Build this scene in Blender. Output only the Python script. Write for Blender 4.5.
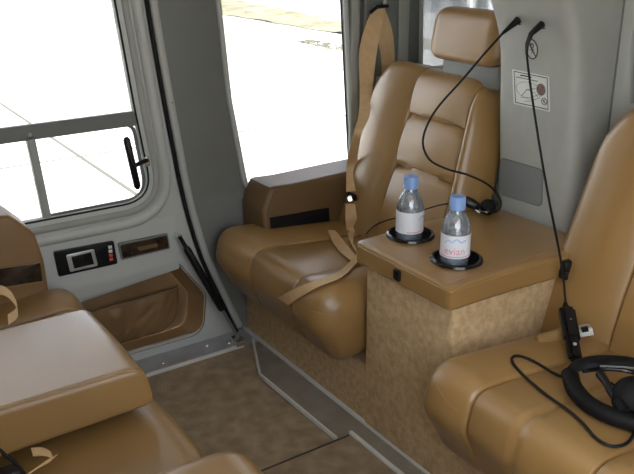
import bpy, bmesh, math, random
from mathutils import Vector, Matrix, noise
random.seed(4)
S = bpy.context.scene
for o in list(bpy.data.objects): bpy.data.objects.remove(o)
COL = S.collection
R = math.radians

# ------------------------------------------------------------ camera
F = 800.0; CX, CY = 317.0, 237.0
CAM = Vector((0, 0, 1.10))
_a, _b, _r = R(33.4), R(20.94), R(-0.46)
FW = Vector((math.sin(_a)*math.cos(_b), math.cos(_a)*math.cos(_b), -math.sin(_b)))
_rt = Vector((math.cos(_a), -math.sin(_a), 0)); _up = _rt.cross(FW)
RT = math.cos(_r)*_rt + math.sin(_r)*_up; UP = -math.sin(_r)*_rt + math.cos(_r)*_up
cd = bpy.data.cameras.new('camera'); cam = bpy.data.objects.new('camera', cd); COL.objects.link(cam)
cd.sensor_width = 36; cd.lens = F/634*36; cd.clip_start = 0.02; cd.clip_end = 500
m = Matrix((RT, UP, -FW)).transposed().to_4x4(); m.translation = CAM; cam.matrix_world = m
S.camera = cam

def at(x, y, ax, v):
    """point where the sight line through a pixel meets the plane axis=v"""
    d = FW + RT*((x-CX)/F) - UP*((y-CY)/F)
    k = (v-CAM[ax])/d[ax]
    return CAM + d*k

# ------------------------------------------------------------ light
w = bpy.data.worlds.new('sky'); S.world = w; w.use_nodes = True
nt = w.node_tree; nt.nodes.clear()
bg = nt.nodes.new('ShaderNodeBackground'); out = nt.nodes.new('ShaderNodeOutputWorld')
sky = nt.nodes.new('ShaderNodeTexSky'); sky.sky_type = 'NISHITA'; sky.sun_disc = False
sky.sun_elevation = R(48); sky.sun_rotation = R(-90); sky.dust_density = 2.5; sky.air_density = 1.0
hsv = nt.nodes.new('ShaderNodeHueSaturation'); hsv.inputs['Saturation'].default_value = 0.30
nt.links.new(sky.outputs[0], hsv.inputs['Color']); nt.links.new(hsv.outputs[0], bg.inputs[0])
bg.inputs[1].default_value = 0.50
nt.links.new(bg.outputs[0], out.inputs[0])
sd = bpy.data.lights.new('sun', 'SUN'); sd.energy = 3.2; sd.angle = R(1.0); sd.color = (1, .93, .82)
sun = bpy.data.objects.new('sun', sd); COL.objects.link(sun)
sun.rotation_euler = Vector((-1.0, 0.02, 1.25)).to_track_quat('Z', 'Y').to_euler(); sun.location = (3, 0, 6)
S.view_settings.view_transform = 'Standard'; S.view_settings.look = 'None'
S.view_settings.gamma = 1; S.view_settings.use_curve_mapping = False
S.view_settings.exposure = 0.88

# ------------------------------------------------------------ materials
def mat(name, col, rough=.5, metal=0, bump=0, scale=200, vary=0, vscale=8, spec=.5, sheen=0, coat=0, dist=.001, col2=None, detail=4):
    m = bpy.data.materials.new(name); m.use_nodes = True
    n = m.node_tree; b = n.nodes['Principled BSDF']
    b.inputs['Base Color'].default_value = (*col, 1); b.inputs['Roughness'].default_value = rough
    b.inputs['Metallic'].default_value = metal; b.inputs['Specular IOR Level'].default_value = spec
    if sheen: b.inputs['Sheen Weight'].default_value = sheen
    if coat: b.inputs['Coat IOR'].default_value = 1.5
    if coat: b.inputs['Coat Weight'].default_value = coat; b.inputs['Coat Roughness'].default_value = .30
    tc = n.nodes.new('ShaderNodeTexCoord')
    if vary or col2:
        t = n.nodes.new('ShaderNodeTexNoise'); t.inputs['Scale'].default_value = vscale; t.inputs['Detail'].default_value = detail
        n.links.new(tc.outputs['Object'], t.inputs['Vector'])
        r = n.nodes.new('ShaderNodeValToRGB')
        c2 = col2 or tuple(c*(1-vary) for c in col); c1 = col if col2 else tuple(min(1, c*(1+vary)) for c in col)
        r.color_ramp.elements[0].position = .35; r.color_ramp.elements[1].position = .65
        r.color_ramp.elements[0].color = (*c2, 1); r.color_ramp.elements[1].color = (*c1, 1)
        n.links.new(t.outputs[0], r.inputs[0]); n.links.new(r.outputs[0], b.inputs['Base Color'])
    if bump:
        t = n.nodes.new('ShaderNodeTexNoise'); t.inputs['Scale'].default_value = scale; t.inputs['Detail'].default_value = 3
        n.links.new(tc.outputs['Object'], t.inputs['Vector'])
        p = n.nodes.new('ShaderNodeBump'); p.inputs['Strength'].default_value = bump; p.inputs['Distance'].default_value = dist
        n.links.new(t.outputs[0], p.inputs['Height']); n.links.new(p.outputs[0], b.inputs['Normal'])
    return m
def glassy(name, tint=(1, 1, 1), fac=.08, rough=.02, refr_light=0):
    m = bpy.data.materials.new(name); m.use_nodes = True; n = m.node_tree; n.nodes.clear()
    o = n.nodes.new('ShaderNodeOutputMaterial'); mx = n.nodes.new('ShaderNodeMixShader')
    t = n.nodes.new('ShaderNodeBsdfTransparent'); g = n.nodes.new('ShaderNodeBsdfGlossy')
    t.inputs[0].default_value = (*tint, 1); g.inputs['Roughness'].default_value = rough
    df = n.nodes.new('ShaderNodeBsdfDiffuse'); df.inputs[0].default_value = (.72, .83, .95, 1); m2 = n.nodes.new('ShaderNodeMixShader'); m2.inputs[0].default_value = refr_light  # pale diffuse share stands in for light refracted inside the bottles
    n.links.new(t.outputs[0], m2.inputs[1]); n.links.new(df.outputs[0], m2.inputs[2])
    lw = n.nodes.new('ShaderNodeLayerWeight'); lw.inputs[0].default_value = .35
    ma = n.nodes.new('ShaderNodeMath'); ma.operation = 'MULTIPLY_ADD'; ma.inputs[1].default_value = .9; ma.inputs[2].default_value = fac
    n.links.new(lw.outputs['Fresnel'], ma.inputs[0]); n.links.new(ma.outputs[0], mx.inputs[0])
    n.links.new(m2.outputs[0], mx.inputs[1]); n.links.new(g.outputs[0], mx.inputs[2]); n.links.new(mx.outputs[0], o.inputs[0])
    return m
LEATHER = mat('tan_leather', (.30, .172, .058), .36, coat=.45, bump=.25, scale=420, vary=.07, vscale=5, dist=.0006)
LEATHER_D = mat('brown_and_shade_leather', (.15, .088, .038), .42, bump=.25, scale=420, vary=.08, vscale=5, dist=.0006)  # own brown on pocket trim; painted shade on the far armrest
POCKET = mat('pocket_leather', (.24, .135, .055), .5, bump=.3, scale=300, vary=.12, vscale=9)
SEAM = mat('seam_thread', (.33, .19, .075), .7)
WEB = mat('belt_webbing', (.60, .40, .20), .6, bump=.5, scale=900, vary=.06, vscale=60)
CARPET = mat('beige_carpet', (.74, .53, .29), .95, bump=1, scale=420, col2=(.57, .385, .195), vscale=70, dist=.005, detail=12)
FLOORC = mat('brown_carpet', (.44, .325, .20), .42, bump=1, scale=380, col2=(.27, .195, .115), vscale=24, dist=.004, detail=12)
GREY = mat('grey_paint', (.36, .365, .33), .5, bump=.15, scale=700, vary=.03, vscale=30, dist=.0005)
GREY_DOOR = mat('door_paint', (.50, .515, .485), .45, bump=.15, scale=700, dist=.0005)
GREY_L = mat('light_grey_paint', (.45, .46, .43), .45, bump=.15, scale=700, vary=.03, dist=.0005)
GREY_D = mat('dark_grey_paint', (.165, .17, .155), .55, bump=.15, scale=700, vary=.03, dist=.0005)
SPK = mat('speaker_cloth', (.20, .205, .20), .9, bump=.8, scale=900)
RUB = mat('black_rubber', (.008, .008, .008), .6, spec=.25)
BLK = mat('black_plastic', (.008, .008, .009), .35, spec=.3)
BLKG = mat('black_gloss', (.008, .008, .009), .15)
PAD = mat('black_ear_pad', (.006, .006, .006), .6, spec=.15, bump=.4, scale=200)
CHROME = mat('chrome', (.80, .80, .78), .22, 1)
ALU = mat('aluminium', (.80, .80, .78), .35, .3, bump=.2, scale=60)
STEEL = mat('scuffed_steel', (.50, .51, .52), .33, .5, bump=.4, scale=40, vary=.12, vscale=20)
STRIP = mat('grey_floor_vinyl', (.25, .22, .175), .38, bump=.6, scale=260, vary=.15, vscale=14, dist=.001)
SILVER = mat('silver_plastic', (.62, .64, .66), .3, .6)
WOOD = mat('dark_veneer', (.035, .022, .014), .2, vary=.5, vscale=30)
WHITE = mat('sticker_white', (.66, .68, .64), .5)
INK = mat('sticker_ink', (.03, .03, .03), .6)
BROWNINK = mat('sticker_brown', (.16, .10, .08), .6, vary=.4, vscale=200)
CAPM = mat('blue_cap', (.22, .36, .66), .35)
LABELM = mat('bottle_label', (.80, .82, .86), .4)
PINK = mat('label_pink', (.80, .28, .36), .4)
BLUEI = mat('label_blue', (.36, .50, .76), .4)
PLAST = glassy('clear_plastic', (.97, .98, 1), .12, refr_light=.16)
WATER = glassy('water', (.96, .98, 1), .02, refr_light=.16)
GLASS = glassy('window_glass', (.97, .98, .98), .01)
REDP = mat('red_print', (.6, .08, .05), .5); GOLD = mat('gold_print', (.16, .10, .04), .4)

# ------------------------------------------------------------ helpers
def link(name, me, m=None, parent=None, smooth=True):
    o = bpy.data.objects.new(name, me); COL.objects.link(o)
    if m and not me.materials: me.materials.append(m)
    if smooth:
        me.polygons.foreach_set('use_smooth', [True]*len(me.polygons))
        try: me.set_sharp_from_angle(angle=R(42))
        except Exception: pass
    if parent:
        o.parent = parent; o.matrix_parent_inverse = Matrix.Translation(-parent.location)
    return o
def obj(name, bm, m, parent=None, smooth=True):
    bmesh.ops.recalc_face_normals(bm, faces=bm.faces)
    me = bpy.data.meshes.new(name); bm.to_mesh(me); bm.free()
    return link(name, me, m, parent, smooth)
def thing(name, label, cat, loc=(0, 0, 0), group=None):
    o = bpy.data.objects.new(name, None); COL.objects.link(o); o.location = loc; o.empty_display_size = .05
    o['label'] = label; o['category'] = cat
    if group: o['group'] = group
    return o
def tag(o, label, cat, group=None, kind=None):
    o['label'] = label; o['category'] = cat
    if group: o['group'] = group
    if kind: o['kind'] = kind
    return o
def struct(o, label=None, cat=None):
    o['kind'] = 'structure'
    if label: o['label'] = label
    if cat: o['category'] = cat
    return o
def base(name, loc=(0, 0, 0)):
    o = bpy.data.objects.new(name, None); COL.objects.link(o); o.location = loc; return o
def box(x0, x1, y0, y1, z0, z1, bev=0, seg=3, bm=None):
    b = bmesh.new()
    vs = [b.verts.new((x, y, z)) for x in (x0, x1) for y in (y0, y1) for z in (z0, z1)]
    for f in ((0, 1, 3, 2), (4, 6, 7, 5), (0, 4, 5, 1), (2, 3, 7, 6), (0, 2, 6, 4), (1, 5, 7, 3)): b.faces.new([vs[i] for i in f])
    bmesh.ops.recalc_face_normals(b, faces=b.faces)
    if bev: bmesh.ops.bevel(b, geom=list(b.edges), offset=bev, segments=seg, affect='EDGES', profile=.5)
    if bm is None: return b
    me = bpy.data.meshes.new('t'); b.to_mesh(me); b.free(); bm.from_mesh(me); bpy.data.meshes.remove(me); return bm
def cat(pts, n=10):
    """catmull-rom through points"""
    P = [Vector(p) for p in pts]; P = [P[0]*2-P[1]] + P + [P[-1]*2-P[-2]]; o = []
    for i in range(1, len(P)-2):
        for k in range(n):
            t = k/n; a, b, c, d = P[i-1:i+3]
            o.append(.5*((2*b)+(c-a)*t+(2*a-5*b+4*c-d)*t*t+(3*b-a-3*c+d)*t**3))
    o.append(P[-2]); return o
def tube(pts, r, bm=None, seg=10, closed=False, n=0, squash=1):
    if n: pts = cat(pts, n)
    P = [Vector(p) for p in pts]; bm = bm or bmesh.new(); N = len(P)
    rr = r if callable(r) else (lambda t: r)
    nrm = None; rings = []
    for i, p in enumerate(P):
        d = (P[(i+1) % N]-P[i-1]) if closed else (P[min(i+1, N-1)]-P[max(i-1, 0)])
        d.normalize()
        if nrm is None: nrm = d.orthogonal().normalized()
        nrm = (nrm-d*nrm.dot(d)); nrm.normalize(); bn = d.cross(nrm)
        q = rr(i/(N-1))
        rings.append([bm.verts.new(p+nrm*math.cos(k*2*math.pi/seg)*q+bn*math.sin(k*2*math.pi/seg)*q*squash) for k in range(seg)])
    for i in range(N if closed else N-1):
        a, b = rings[i], rings[(i+1) % N]
        for k in range(seg): bm.faces.new((a[k], a[(k+1) % seg], b[(k+1) % seg], b[k]))
    if not closed: bm.faces.new(rings[0][::-1]); bm.faces.new(rings[-1])
    return bm
def cyl(p0, p1, r0, r1=None, seg=24, bm=None):
    r1 = r0 if r1 is None else r1
    return tube([p0, p1], lambda t: r0+(r1-r0)*t, bm, seg)
def lathe(prof, c, bm=None, seg=40, axis=None):
    """prof [(r,h)] turned about the z axis (or given axis) through c"""
    bm = bm or bmesh.new(); c = Vector(c); ax = Vector(axis or (0, 0, 1)).normalized()
    u = ax.orthogonal().normalized(); v = ax.cross(u); rings = []
    for r, h in prof:
        if r < 1e-6: rings.append([bm.verts.new(c+ax*h)])
        else: rings.append([bm.verts.new(c+ax*h+(u*math.cos(k*2*math.pi/seg)+v*math.sin(k*2*math.pi/seg))*r) for k in range(seg)])
    for a, b in zip(rings, rings[1:]):
        for k in range(seg):
            k2 = (k+1) % seg
            if len(a) == 1 and len(b) == 1: continue
            if len(a) == 1: bm.faces.new((a[0], b[k2], b[k]))
            elif len(b) == 1: bm.faces.new((a[k], a[k2], b[0]))
            else: bm.faces.new((a[k], a[k2], b[k2], b[k]))
    return bm
def rpoly(poly, N=0, seg=8):
    """rounded polygon [(a,b,r)] -> points (resampled to N if given)"""
    out = []; n = len(poly)
    for i in range(n):
        p = Vector(poly[i][:2]); r = poly[i][2] if len(poly[i]) > 2 else 0
        a = (Vector(poly[i-1][:2])-p); b = (Vector(poly[(i+1) % n][:2])-p)
        if r <= 0: out.append(p); continue
        la, lb = a.length, b.length; a.normalize(); b.normalize()
        ang = a.angle(b); d = min(r/math.tan(ang/2), la*.5, lb*.5)
        p0 = p+a*d; p1 = p+b*d
        for k in range(seg+1):
            t = k/seg; out.append(p0*(1-t)**2+p*2*t*(1-t)+p1*t*t)
    if not N: return out
    L = [0]
    for i in range(len(out)): L.append(L[-1]+(out[(i+1) % len(out)]-out[i]).length)
    res = []; j = 0
    for k in range(N):
        s = L[-1]*k/N
        while L[j+1] < s: j += 1
        t = (s-L[j])/max(1e-9, L[j+1]-L[j]); res.append(out[j].lerp(out[(j+1) % len(out)], t))
    return res
def pad(name, poly, t0, t1, er, m, parent=None, N=96, nt=60, grooves=(), disp=None, warp=None, axis=1):
    """upholstered block: rounded outline swept along an axis with puffed ends, stitched grooves and a warp"""
    ring = rpoly(poly, N)
    area = sum(ring[i].x*ring[(i+1) % N].y-ring[(i+1) % N].x*ring[i].y for i in range(N))
    sg = 1 if area > 0 else -1
    nr = []
    for i in range(N):
        d = (ring[(i+1) % N]-ring[i-1]).normalized(); nr.append(Vector((d.y, -d.x))*sg)
    ca = (min(p.x for p in ring)+max(p.x for p in ring))/2; cb = (min(p.y for p in ring)+max(p.y for p in ring))/2
    ha = (max(p.x for p in ring)-min(p.x for p in ring))/2; hb = (max(p.y for p in ring)-min(p.y for p in ring))/2
    ts = set()
    for k in range(nt+1): ts.add(t0+(t1-t0)*k/nt)
    for k in range(9):
        e = er*(1-math.cos(k/8*math.pi/2)); ts.add(t0+e); ts.add(t1-e)
    for g in grooves:
        for k in (-2, -1, -.5, 0, .5, 1, 2): ts.add(g[0]+k*g[1])
    ts = sorted(t for t in ts if t0 <= t <= t1)
    t2 = [ts[0]]
    for t in ts[1:]:
        if t-t2[-1] > 4e-4: t2.append(t)
    if t2[-1] != t1: t2[-1] = t1
    bm = bmesh.new(); rings = []
    for t in t2:
        d = min(t-t0, t1-t); ins = 0
        if d < er: ins = er-math.sqrt(max(0, er*er-(er-d)**2))
        g = 0
        for gg in grooves: g += gg[2]*math.exp(-((t-gg[0])/gg[1])**2)
        rr = []
        for p, n in zip(ring, nr):
            q = p-n*g
            if disp: q = q+n*disp(p.x, p.y, t)
            a = ca+(q.x-ca)*(1-ins/ha); b = cb+(q.y-cb)*(1-ins/hb)
            co = Vector((a, t, b)) if axis == 1 else (Vector((t, a, b)) if axis == 0 else Vector((a, b, t)))
            if warp: co = Vector(warp(co))
            rr.append(bm.verts.new(co))
        rings.append(rr)
    for a, b in zip(rings, rings[1:]):
        for k in range(N): bm.faces.new((a[k], a[(k+1) % N], b[(k+1) % N], b[k]))
    bm.faces.new(rings[0]); bm.faces.new(rings[-1])
    return obj(name, bm, m, parent)
def plate(name, outline, holes, thick, m, parent=None, bev=.002, mapf=None):
    """flat panel with real openings; drawn in (u,v), extruded by thick, mapped into place"""
    cu = bpy.data.curves.new('t', 'CURVE'); cu.dimensions = '2D'; cu.fill_mode = 'BOTH'
    cu.extrude = max(1e-5, thick/2-bev); cu.bevel_depth = bev; cu.bevel_resolution = 1
    for pts in [outline]+list(holes):
        s = cu.splines.new('POLY'); s.points.add(len(pts)-1); s.use_cyclic_u = True
        for i, p in enumerate(pts): s.points[i].co = (p[0], p[1], 0, 1)
    to = bpy.data.objects.new('t', cu); COL.objects.link(to)
    bpy.context.view_layer.update()
    me = bpy.data.meshes.new_from_object(to.evaluated_get(bpy.context.evaluated_depsgraph_get()))
    bpy.data.objects.remove(to); bpy.data.curves.remove(cu)
    for v in me.vertices: v.co = Vector(mapf(v.co))
    me.materials.clear(); me.name = name
    bm = bmesh.new(); bm.from_mesh(me); bmesh.ops.remove_doubles(bm, verts=bm.verts, dist=1e-5)
    bpy.data.meshes.remove(me)
    return obj(name, bm, m, parent)
def XZ(y, t=0): return lambda c: (c.x, y+c.z, c.y)
def textmesh(name, s, size, m, parent, mapf, thick=.0002):
    cu = bpy.data.curves.new('t', 'FONT'); cu.body = s; cu.size = size; cu.align_x = 'CENTER'; cu.align_y = 'CENTER'; cu.extrude = thick
    to = bpy.data.objects.new('t', cu); COL.objects.link(to); bpy.context.view_layer.update()
    me = bpy.data.meshes.new_from_object(to.evaluated_get(bpy.context.evaluated_depsgraph_get()))
    bpy.data.objects.remove(to); me.materials.clear(); me.name = name
    for v in me.vertices: v.co = Vector(mapf(v.co))
    return link(name, me, m, parent, False)
def strap(name, pts, wid, widths, m, parent=None, th=.0018, n=12):
    """webbing ribbon through pts; wid = direction(s) across the ribbon"""
    P = cat(pts, n); W = cat([Vector(x)*k for x, k in zip(wid, widths)], n)
    bm = bmesh.new(); rings = []
    for i, p in enumerate(P):
        d = (P[min(i+1, len(P)-1)]-P[max(i-1, 0)]).normalized(); h = W[i]/2
        nn = d.cross(h).normalized()*th/2
        rings.append([bm.verts.new(p+a) for a in (-h-nn, -h*.4-nn, h*.4-nn, h-nn, h+nn, h*.4+nn, -h*.4+nn, -h+nn)])
    for a, b in zip(rings, rings[1:]):
        for k in range(8): bm.faces.new((a[k], a[(k+1) % 8], b[(k+1) % 8], b[k]))
    bm.faces.new(rings[0]); bm.faces.new(rings[-1])
    return obj(name, bm, m, parent)
def sm(a, b, x):
    t = max(0, min(1, (x-a)/(b-a))); return t*t*(3-2*t)
def gs(x, w): return math.exp(-(x/w)**2)

from mathutils.bvhtree import BVHTree
def hit(x, y, o, off=.003, plane=.36):
    """where the sight line through a pixel lands on an object, lifted by off"""
    bpy.context.view_layer.update()
    if 'bvh' not in hit.__dict__: hit.bvh = {}
    if o.name not in hit.bvh:
        hit.bvh[o.name] = BVHTree.FromPolygons([o.matrix_world @ v.co for v in o.data.vertices], [tuple(p.vertices) for p in o.data.polygons])
    d = (FW + RT*((x-CX)/F) - UP*((y-CY)/F)).normalized()
    l, n, i, k = hit.bvh[o.name].ray_cast(CAM, d)
    if l is None: return at(x, y, 2, plane)
    if n.dot(d) > 0: n = -n
    return l+n*off
YW = 1.88     # face of the far cabin side
# ------------------------------------------------------------ outside
def ground_bm(x0, x1, y0, y1, z, n=1):
    b = bmesh.new(); b.faces.new([b.verts.new(p) for p in ((x0, y0, z), (x1, y0, z), (x1, y1, z), (x0, y1, z))]); return b
TAR = mat('concrete_apron', (.72, .72, .70), .9, vary=.03, vscale=.6)
g = struct(obj('ground', ground_bm(-60, 9.75, -40, 90, -.9), TAR))
JOINT = mat('joint_filler', (.10, .10, .08), .9)
b = bmesh.new()
for x in (-3.0, 2.2, 7.2):
    box(x-.022, x+.022, -10, 60, -.905, -.897, bm=b)
for y in (2.6, 7.45, 12.3, 17.1, 22, 27, 32): box(-20, 9.7, y-.022, y+.022, -.905, -.8975, bm=b)
struct(obj('trim_1', b, JOINT))
DRY = mat('dry_grass', (.27, .255, .17), .95, bump=1, scale=3, col2=(.15, .14, .085), vscale=1.2, detail=8, dist=.1)
b = bmesh.new()
bmesh.ops.create_grid(b, x_segments=16, y_segments=160, size=.5)
for v in b.verts:
    y = 4+(v.co.y+.5)*46; x = 9.7+(v.co.x+.5)*min(4.0, max(.9, 1.2+.155*(y-15)))
    e = .35*noise.noise((y*1.3, 3, 0)); v.co = (x+e*(1 if v.co.x < 0 else .3), y, -.9+.10*max(0, noise.noise((x*2, y*2, 0)))+.02)
tag(obj('grass_strip', b, DRY), 'dry yellow grass verge running beyond the concrete apron', 'grass', kind='stuff')
struct(obj('ground', ground_bm(9.75, 120, -40, 120, -.93), mat('far_concrete', (.66, .67, .66), .9)))
b = bmesh.new()
pts = [(8.1, 11.3), (8.5, 11.2), (8.75, 12.0), (8.8, 13.0), (8.6, 13.5), (8.3, 13.3), (8.15, 12.4)]
for i in range(140):
    k = random.random(); y = 11.3+2.1*k; x = 8.25+.12*k+random.uniform(0, .38)
    h = random.uniform(.01, .05)
    p = [b.verts.new((x+random.uniform(-.08, .08), y+random.uniform(-.12, .12), -.9)) for _ in range(3)]; q = b.verts.new((x, y, -.9+h))
    for a_, c_ in ((0, 1), (1, 2), (2, 0)): b.faces.new((p[a_], p[c_], q))
tag(obj('grass_patch', b, mat('dead_grass', (.13, .125, .095), .95)), 'small dull patch of dead grass lying on the pale apron', 'grass', kind='stuff')
bt = thing('hangar', 'pale hangar with white and light blue wall panels far outside', 'building', (14.5, 30, -.93))
PALE = mat('hangar_white', (.22, .235, .25), .7); PBL = mat('hangar_blue', (.10, .135, .18), .7)
obj('wall', box(14.5, 25, 13.5, 70, -.93, 5), PALE, bt)
y = 14.5
for i in range(24):
    wd = random.choice((.5, .9, 1.4)); obj('wall_panel', box(14.44, 14.5, y, y+wd, -.7, 2.6), PBL, bt); y += wd+random.choice((.5, 1.1, 1.8))

# ------------------------------------------------------------ floor
b = box(-1.0, .98, .26, 1.80, -.05, 0); struct(obj('floor', b, FLOORC), 'brown carpeted cabin floor')
obj_sill = struct(base('trim_2', (0.5, 1.84, 0)))
obj('sill_plate', box(-1.0, .985, 1.795, 1.90, -.05, .006, .002), STEEL, obj_sill)
obj('sill_lip', box(-1.0, .93, 1.790, 1.797, -.01, .010, .002), ALU, obj_sill)
for px, py in ((163, 363), (229, 343), (207, 346)):
    p = at(px, py, 2, .006); obj('screw', lathe([(0, .003), (.004, .0025), (.0055, 0)], p, seg=12), CHROME, obj_sill)
# grey strip between two bright trims
b = bmesh.new()
P = [(.885, 1.62), (.978, 1.80), (.978, .0), (.935, 0), (.932, 1.27), (.89, 1.27)]
vs = [b.verts.new((x, y, .007)) for x, y in P]; vs2 = [b.verts.new((x, y, -.01)) for x, y in P]
b.faces.new(vs); b.faces.new(vs2[::-1])
for i in range(len(P)): b.faces.new((vs[i], vs[(i+1) % len(P)], vs2[(i+1) % len(P)], vs2[i]))
o = struct(obj('trim_3', b, STRIP, smooth=False))
def bar(pts, w_, h, bm=None):
    bm = bm or bmesh.new()
    for p, q in zip(pts, pts[1:]):
        p, q = Vector(p), Vector(q); d = (q-p).normalized(); s = d.cross(Vector((0, 0, 1)))*w_/2; p = p-d*w_*.3; q = q+d*w_*.3; u = Vector((0, 0, h))
        v = [bm.verts.new(a) for a in (p-s, p+s, q+s, q-s)]; k = [bm.verts.new(a+u) for a in (p-s*.7, p+s*.7, q+s*.7, q-s*.7)]
        bm.faces.new(v[::-1]); bm.faces.new(k)
        for i in range(4): bm.faces.new((v[i], v[(i+1) % 4], k[(i+1) % 4], k[i]))
    return bm
struct(obj('trim_4', bar([(.980, 1.88, .004), (.980, .0, .004)], .010, .010), ALU, smooth=False))
struct(obj('trim_5', bar([(.965, 1.80, .004), (.935, 1.735, .004), (.885, 1.62, .004), (.889, 1.275, .004)], .008, .009), ALU, smooth=False))
# raised floor hatch
struct(obj('floor', box(-1.0, .922, .0, 1.262, -.002, .014, .004), FLOORC))
struct(obj('trim_6', box(-1.0, .928, 1.260, 1.270, .0, .012, .003), mat('gasket', (.05, .045, .04), .5)))
struct(obj('trim_7', box(.920, .930, .0, 1.270, .0, .020, .003), ALU))

# ------------------------------------------------------------ far side: door and hull wall
SEAL = [(-.05, .975), (0, .955), (.039, .938), (.214, .871), (.286, .846), (.401, .821), (.493, .806), (.709, .780), (.86, .764), (.949, .756), (1.3, .728)]
def XS(z):
    for (z0, x0), (z1, x1) in zip(SEAL, SEAL[1:]):
        if z <= z1: return x0+(x1-x0)*(z-z0)/(z1-z0)
    return SEAL[-1][1]
# slanted rear edge of the door
ZT = 1.28
win_hi = rpoly([(-.9, .695), (.702, .695), (.655, 1.2, .03), (-.9, 1.2)][::-1])
door = struct(base('door_1', (.3, YW, 0)), 'grey cabin door with a split window')
def mapdoor(c): return (c.x, YW+.012+c.z, c.y)
out_ = [(-1.2, .0)]+[(XS(ZT*k/24)-.008, ZT*k/24) for k in range(25)]+[(-1.2, ZT)]
hole = rpoly([(-1.15, .452), (.735, .452, .075), (.706, .69), (.655, 1.22, .02), (-1.15, 1.22)][::1], seg=10)
pk = [(.30, .252), (.790, .262, .02), (.865, .15, .04), (.850, .030, .05), (.30, .030)]
plate('door_panel', out_, [hole, rpoly(pk, seg=8)], .024, GREY_DOOR, door, bev=.005, mapf=mapdoor)
fr = struct(base('window_1', (.3, YW, .6)))
# mid rail, divider, rim
def bar3(pts, w_, d, m_, par, name):   # flat bar in the wall plane with depth d
    bm = bmesh.new()
    for p, q in zip(pts, pts[1:]):
        p, q = Vector((p[0], 0, p[1])), Vector((q[0], 0, q[1])); dd = (q-p).normalized(); s = Vector((dd.z, 0, -dd.x))*w_/2
        for yy in (0,):
            v = [bm.verts.new(a+Vector((0, YW+.002, 0))) for a in (p-s, p+s, q+s, q-s)]; k = [bm.verts.new(a+Vector((0, YW+.002+d, 0))) for a in (p-s, p+s, q+s, q-s)]
        bm.faces.new(v); bm.faces.new(k[::-1])
        for i in range(4): bm.faces.new((v[i], k[i], k[(i+1) % 4], v[(i+1) % 4]))
    bmesh.ops.bevel(bm, geom=list(bm.edges), offset=.003, segments=2, affect='EDGES')
    return obj(name, bm, m_, par)
bar3([(-1.1, .668), (.712, .668)], .036, .02, GREY_D, fr, 'mid_rail')
bar3([(.462, .452), (.448, .660)], .020, .022, GREY, fr, 'divider')
obj('rivet', lathe([(0, .004), (.004, .003), (.006, 0)], (.447, YW+.002, .664), axis=(0, -1, 0), seg=16), GREY, fr)
inner = rpoly([(.455, .459), (.722, .459, .055), (.700, .655, .03), (.455, .655)], seg=8)
tube([(p.x, YW+.012, p.y) for p in inner], .005, bm=(bb := bmesh.new()), closed=True, seg=8); obj('pane_seal', bb, GREY_D, fr)
gl = plate('pane', hole, [], .003, GLASS, fr, bev=.0005, mapf=lambda c: (c.x, YW+.020+c.z, c.y))
bb = tube([(p.x, YW+.004, p.y) for p in hole], .0045, closed=True, seg=8); obj('window_seal', bb, RUB, fr)
# moulded ridges round the opening
for off, rad, mm, nm in ((.022, .010, GREY, 'window_surround'), (.050, .015, GREY_DOOR, 'window_surround')):
    h2 = rpoly([(-1.15, .452-off), (.735+off, .452-off, .075+off), (.706+off, .69), (.655+off, 1.22, .02), (.60, 1.25)], seg=12)
    h2 = [p for p in h2]
    bb = tube([(p.x, YW+.003, p.y) for p in h2], rad, seg=12, squash=1); obj(nm, bb, mm, fr)
# latch handle
hp = struct(base('door_handle', (.70, YW, .58)))
hp.parent = door; hp.matrix_parent_inverse = Matrix.Translation(-door.location)
del hp['kind']
a0 = at(126, 137, 1, YW-.03); a1 = at(138, 189, 1, YW-.03)
obj('grip', tube([a0, a0.lerp(a1, .05), a0.lerp(a1, .5), a0.lerp(a1, .95), a1], lambda t: .0090 if .02 < t < .98 else .0045, seg=12), BLK, hp)
c0 = at(134, 166, 1, YW-.03); c1 = at(147, 160, 1, YW-.004)
obj('bracket', tube([c0, c0.lerp(c1, .5), c1], .006, seg=10), BLK, hp)
obj('latch_plate', box(c1.x-.006, c1.x+.006, YW-.008, YW, c1.z-.016, c1.z+.010, .002), CHROME, hp)
# arm ledge with two recessed panels
lp = [(YW+.01, .408, .0), (YW-.001, .402, .003), (YW-.010, .262, .008), (YW-.002, .225, .006), (YW+.01, .225, 0)]
pad('door_ledge', [(p[0], p[1], p[2]) for p in lp], -.9, .790, .003, GREY_DOOR, door, axis=0, N=48, nt=20,
    warp=lambda c: (c.x, c.y+(YW-c.y)*sm(.70, .788, c.x)*(.985 if c.y < YW else 0), c.z+.10*(c.x-.6)*sm(.30, .22, c.z)))
YL = YW-.0085
def quadpanel(name, px, th, m_, par, y=YL, rr=.004):
    P = [at(x, y_, 1, y) for x, y_ in px]
    return plate(name, rpoly([(p.x, p.z, rr) for p in P]), [], th, m_, par, bev=min(.0012, th/2.2), mapf=lambda c: (c.x, y+c.z, c.y))
q = quadpanel('control_panel', [(54, 252), (113, 241), (117, 263), (59, 276)], .006, BLK, door)
quadpanel('bezel', [(66, 255), (93, 249), (97, 265), (70, 271)], .010, SILVER, q)
quadpanel('display', [(71, 256.5), (90, 252), (93, 263), (74, 267.5)], .0125, BLKG, q, rr=.001)
for i in range(4):
    quadpanel('print_mark', [(108+i*.4, 246+i*4), (111+i*.4, 245.4+i*4), (111.4+i*.4, 247.6+i*4), (108.5+i*.4, 248.3+i*4)], .0075, REDP if i > 1 else WHITE, q, rr=0)
q = quadpanel('ashtray', [(118, 243.5), (167, 233.5), (169.5, 248), (121.5, 259.5)], .006, GREY_D, door)
quadpanel('lid', [(120, 245), (166, 235.5), (168, 247), (123, 257.5)], .009, WOOD, q)
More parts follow.
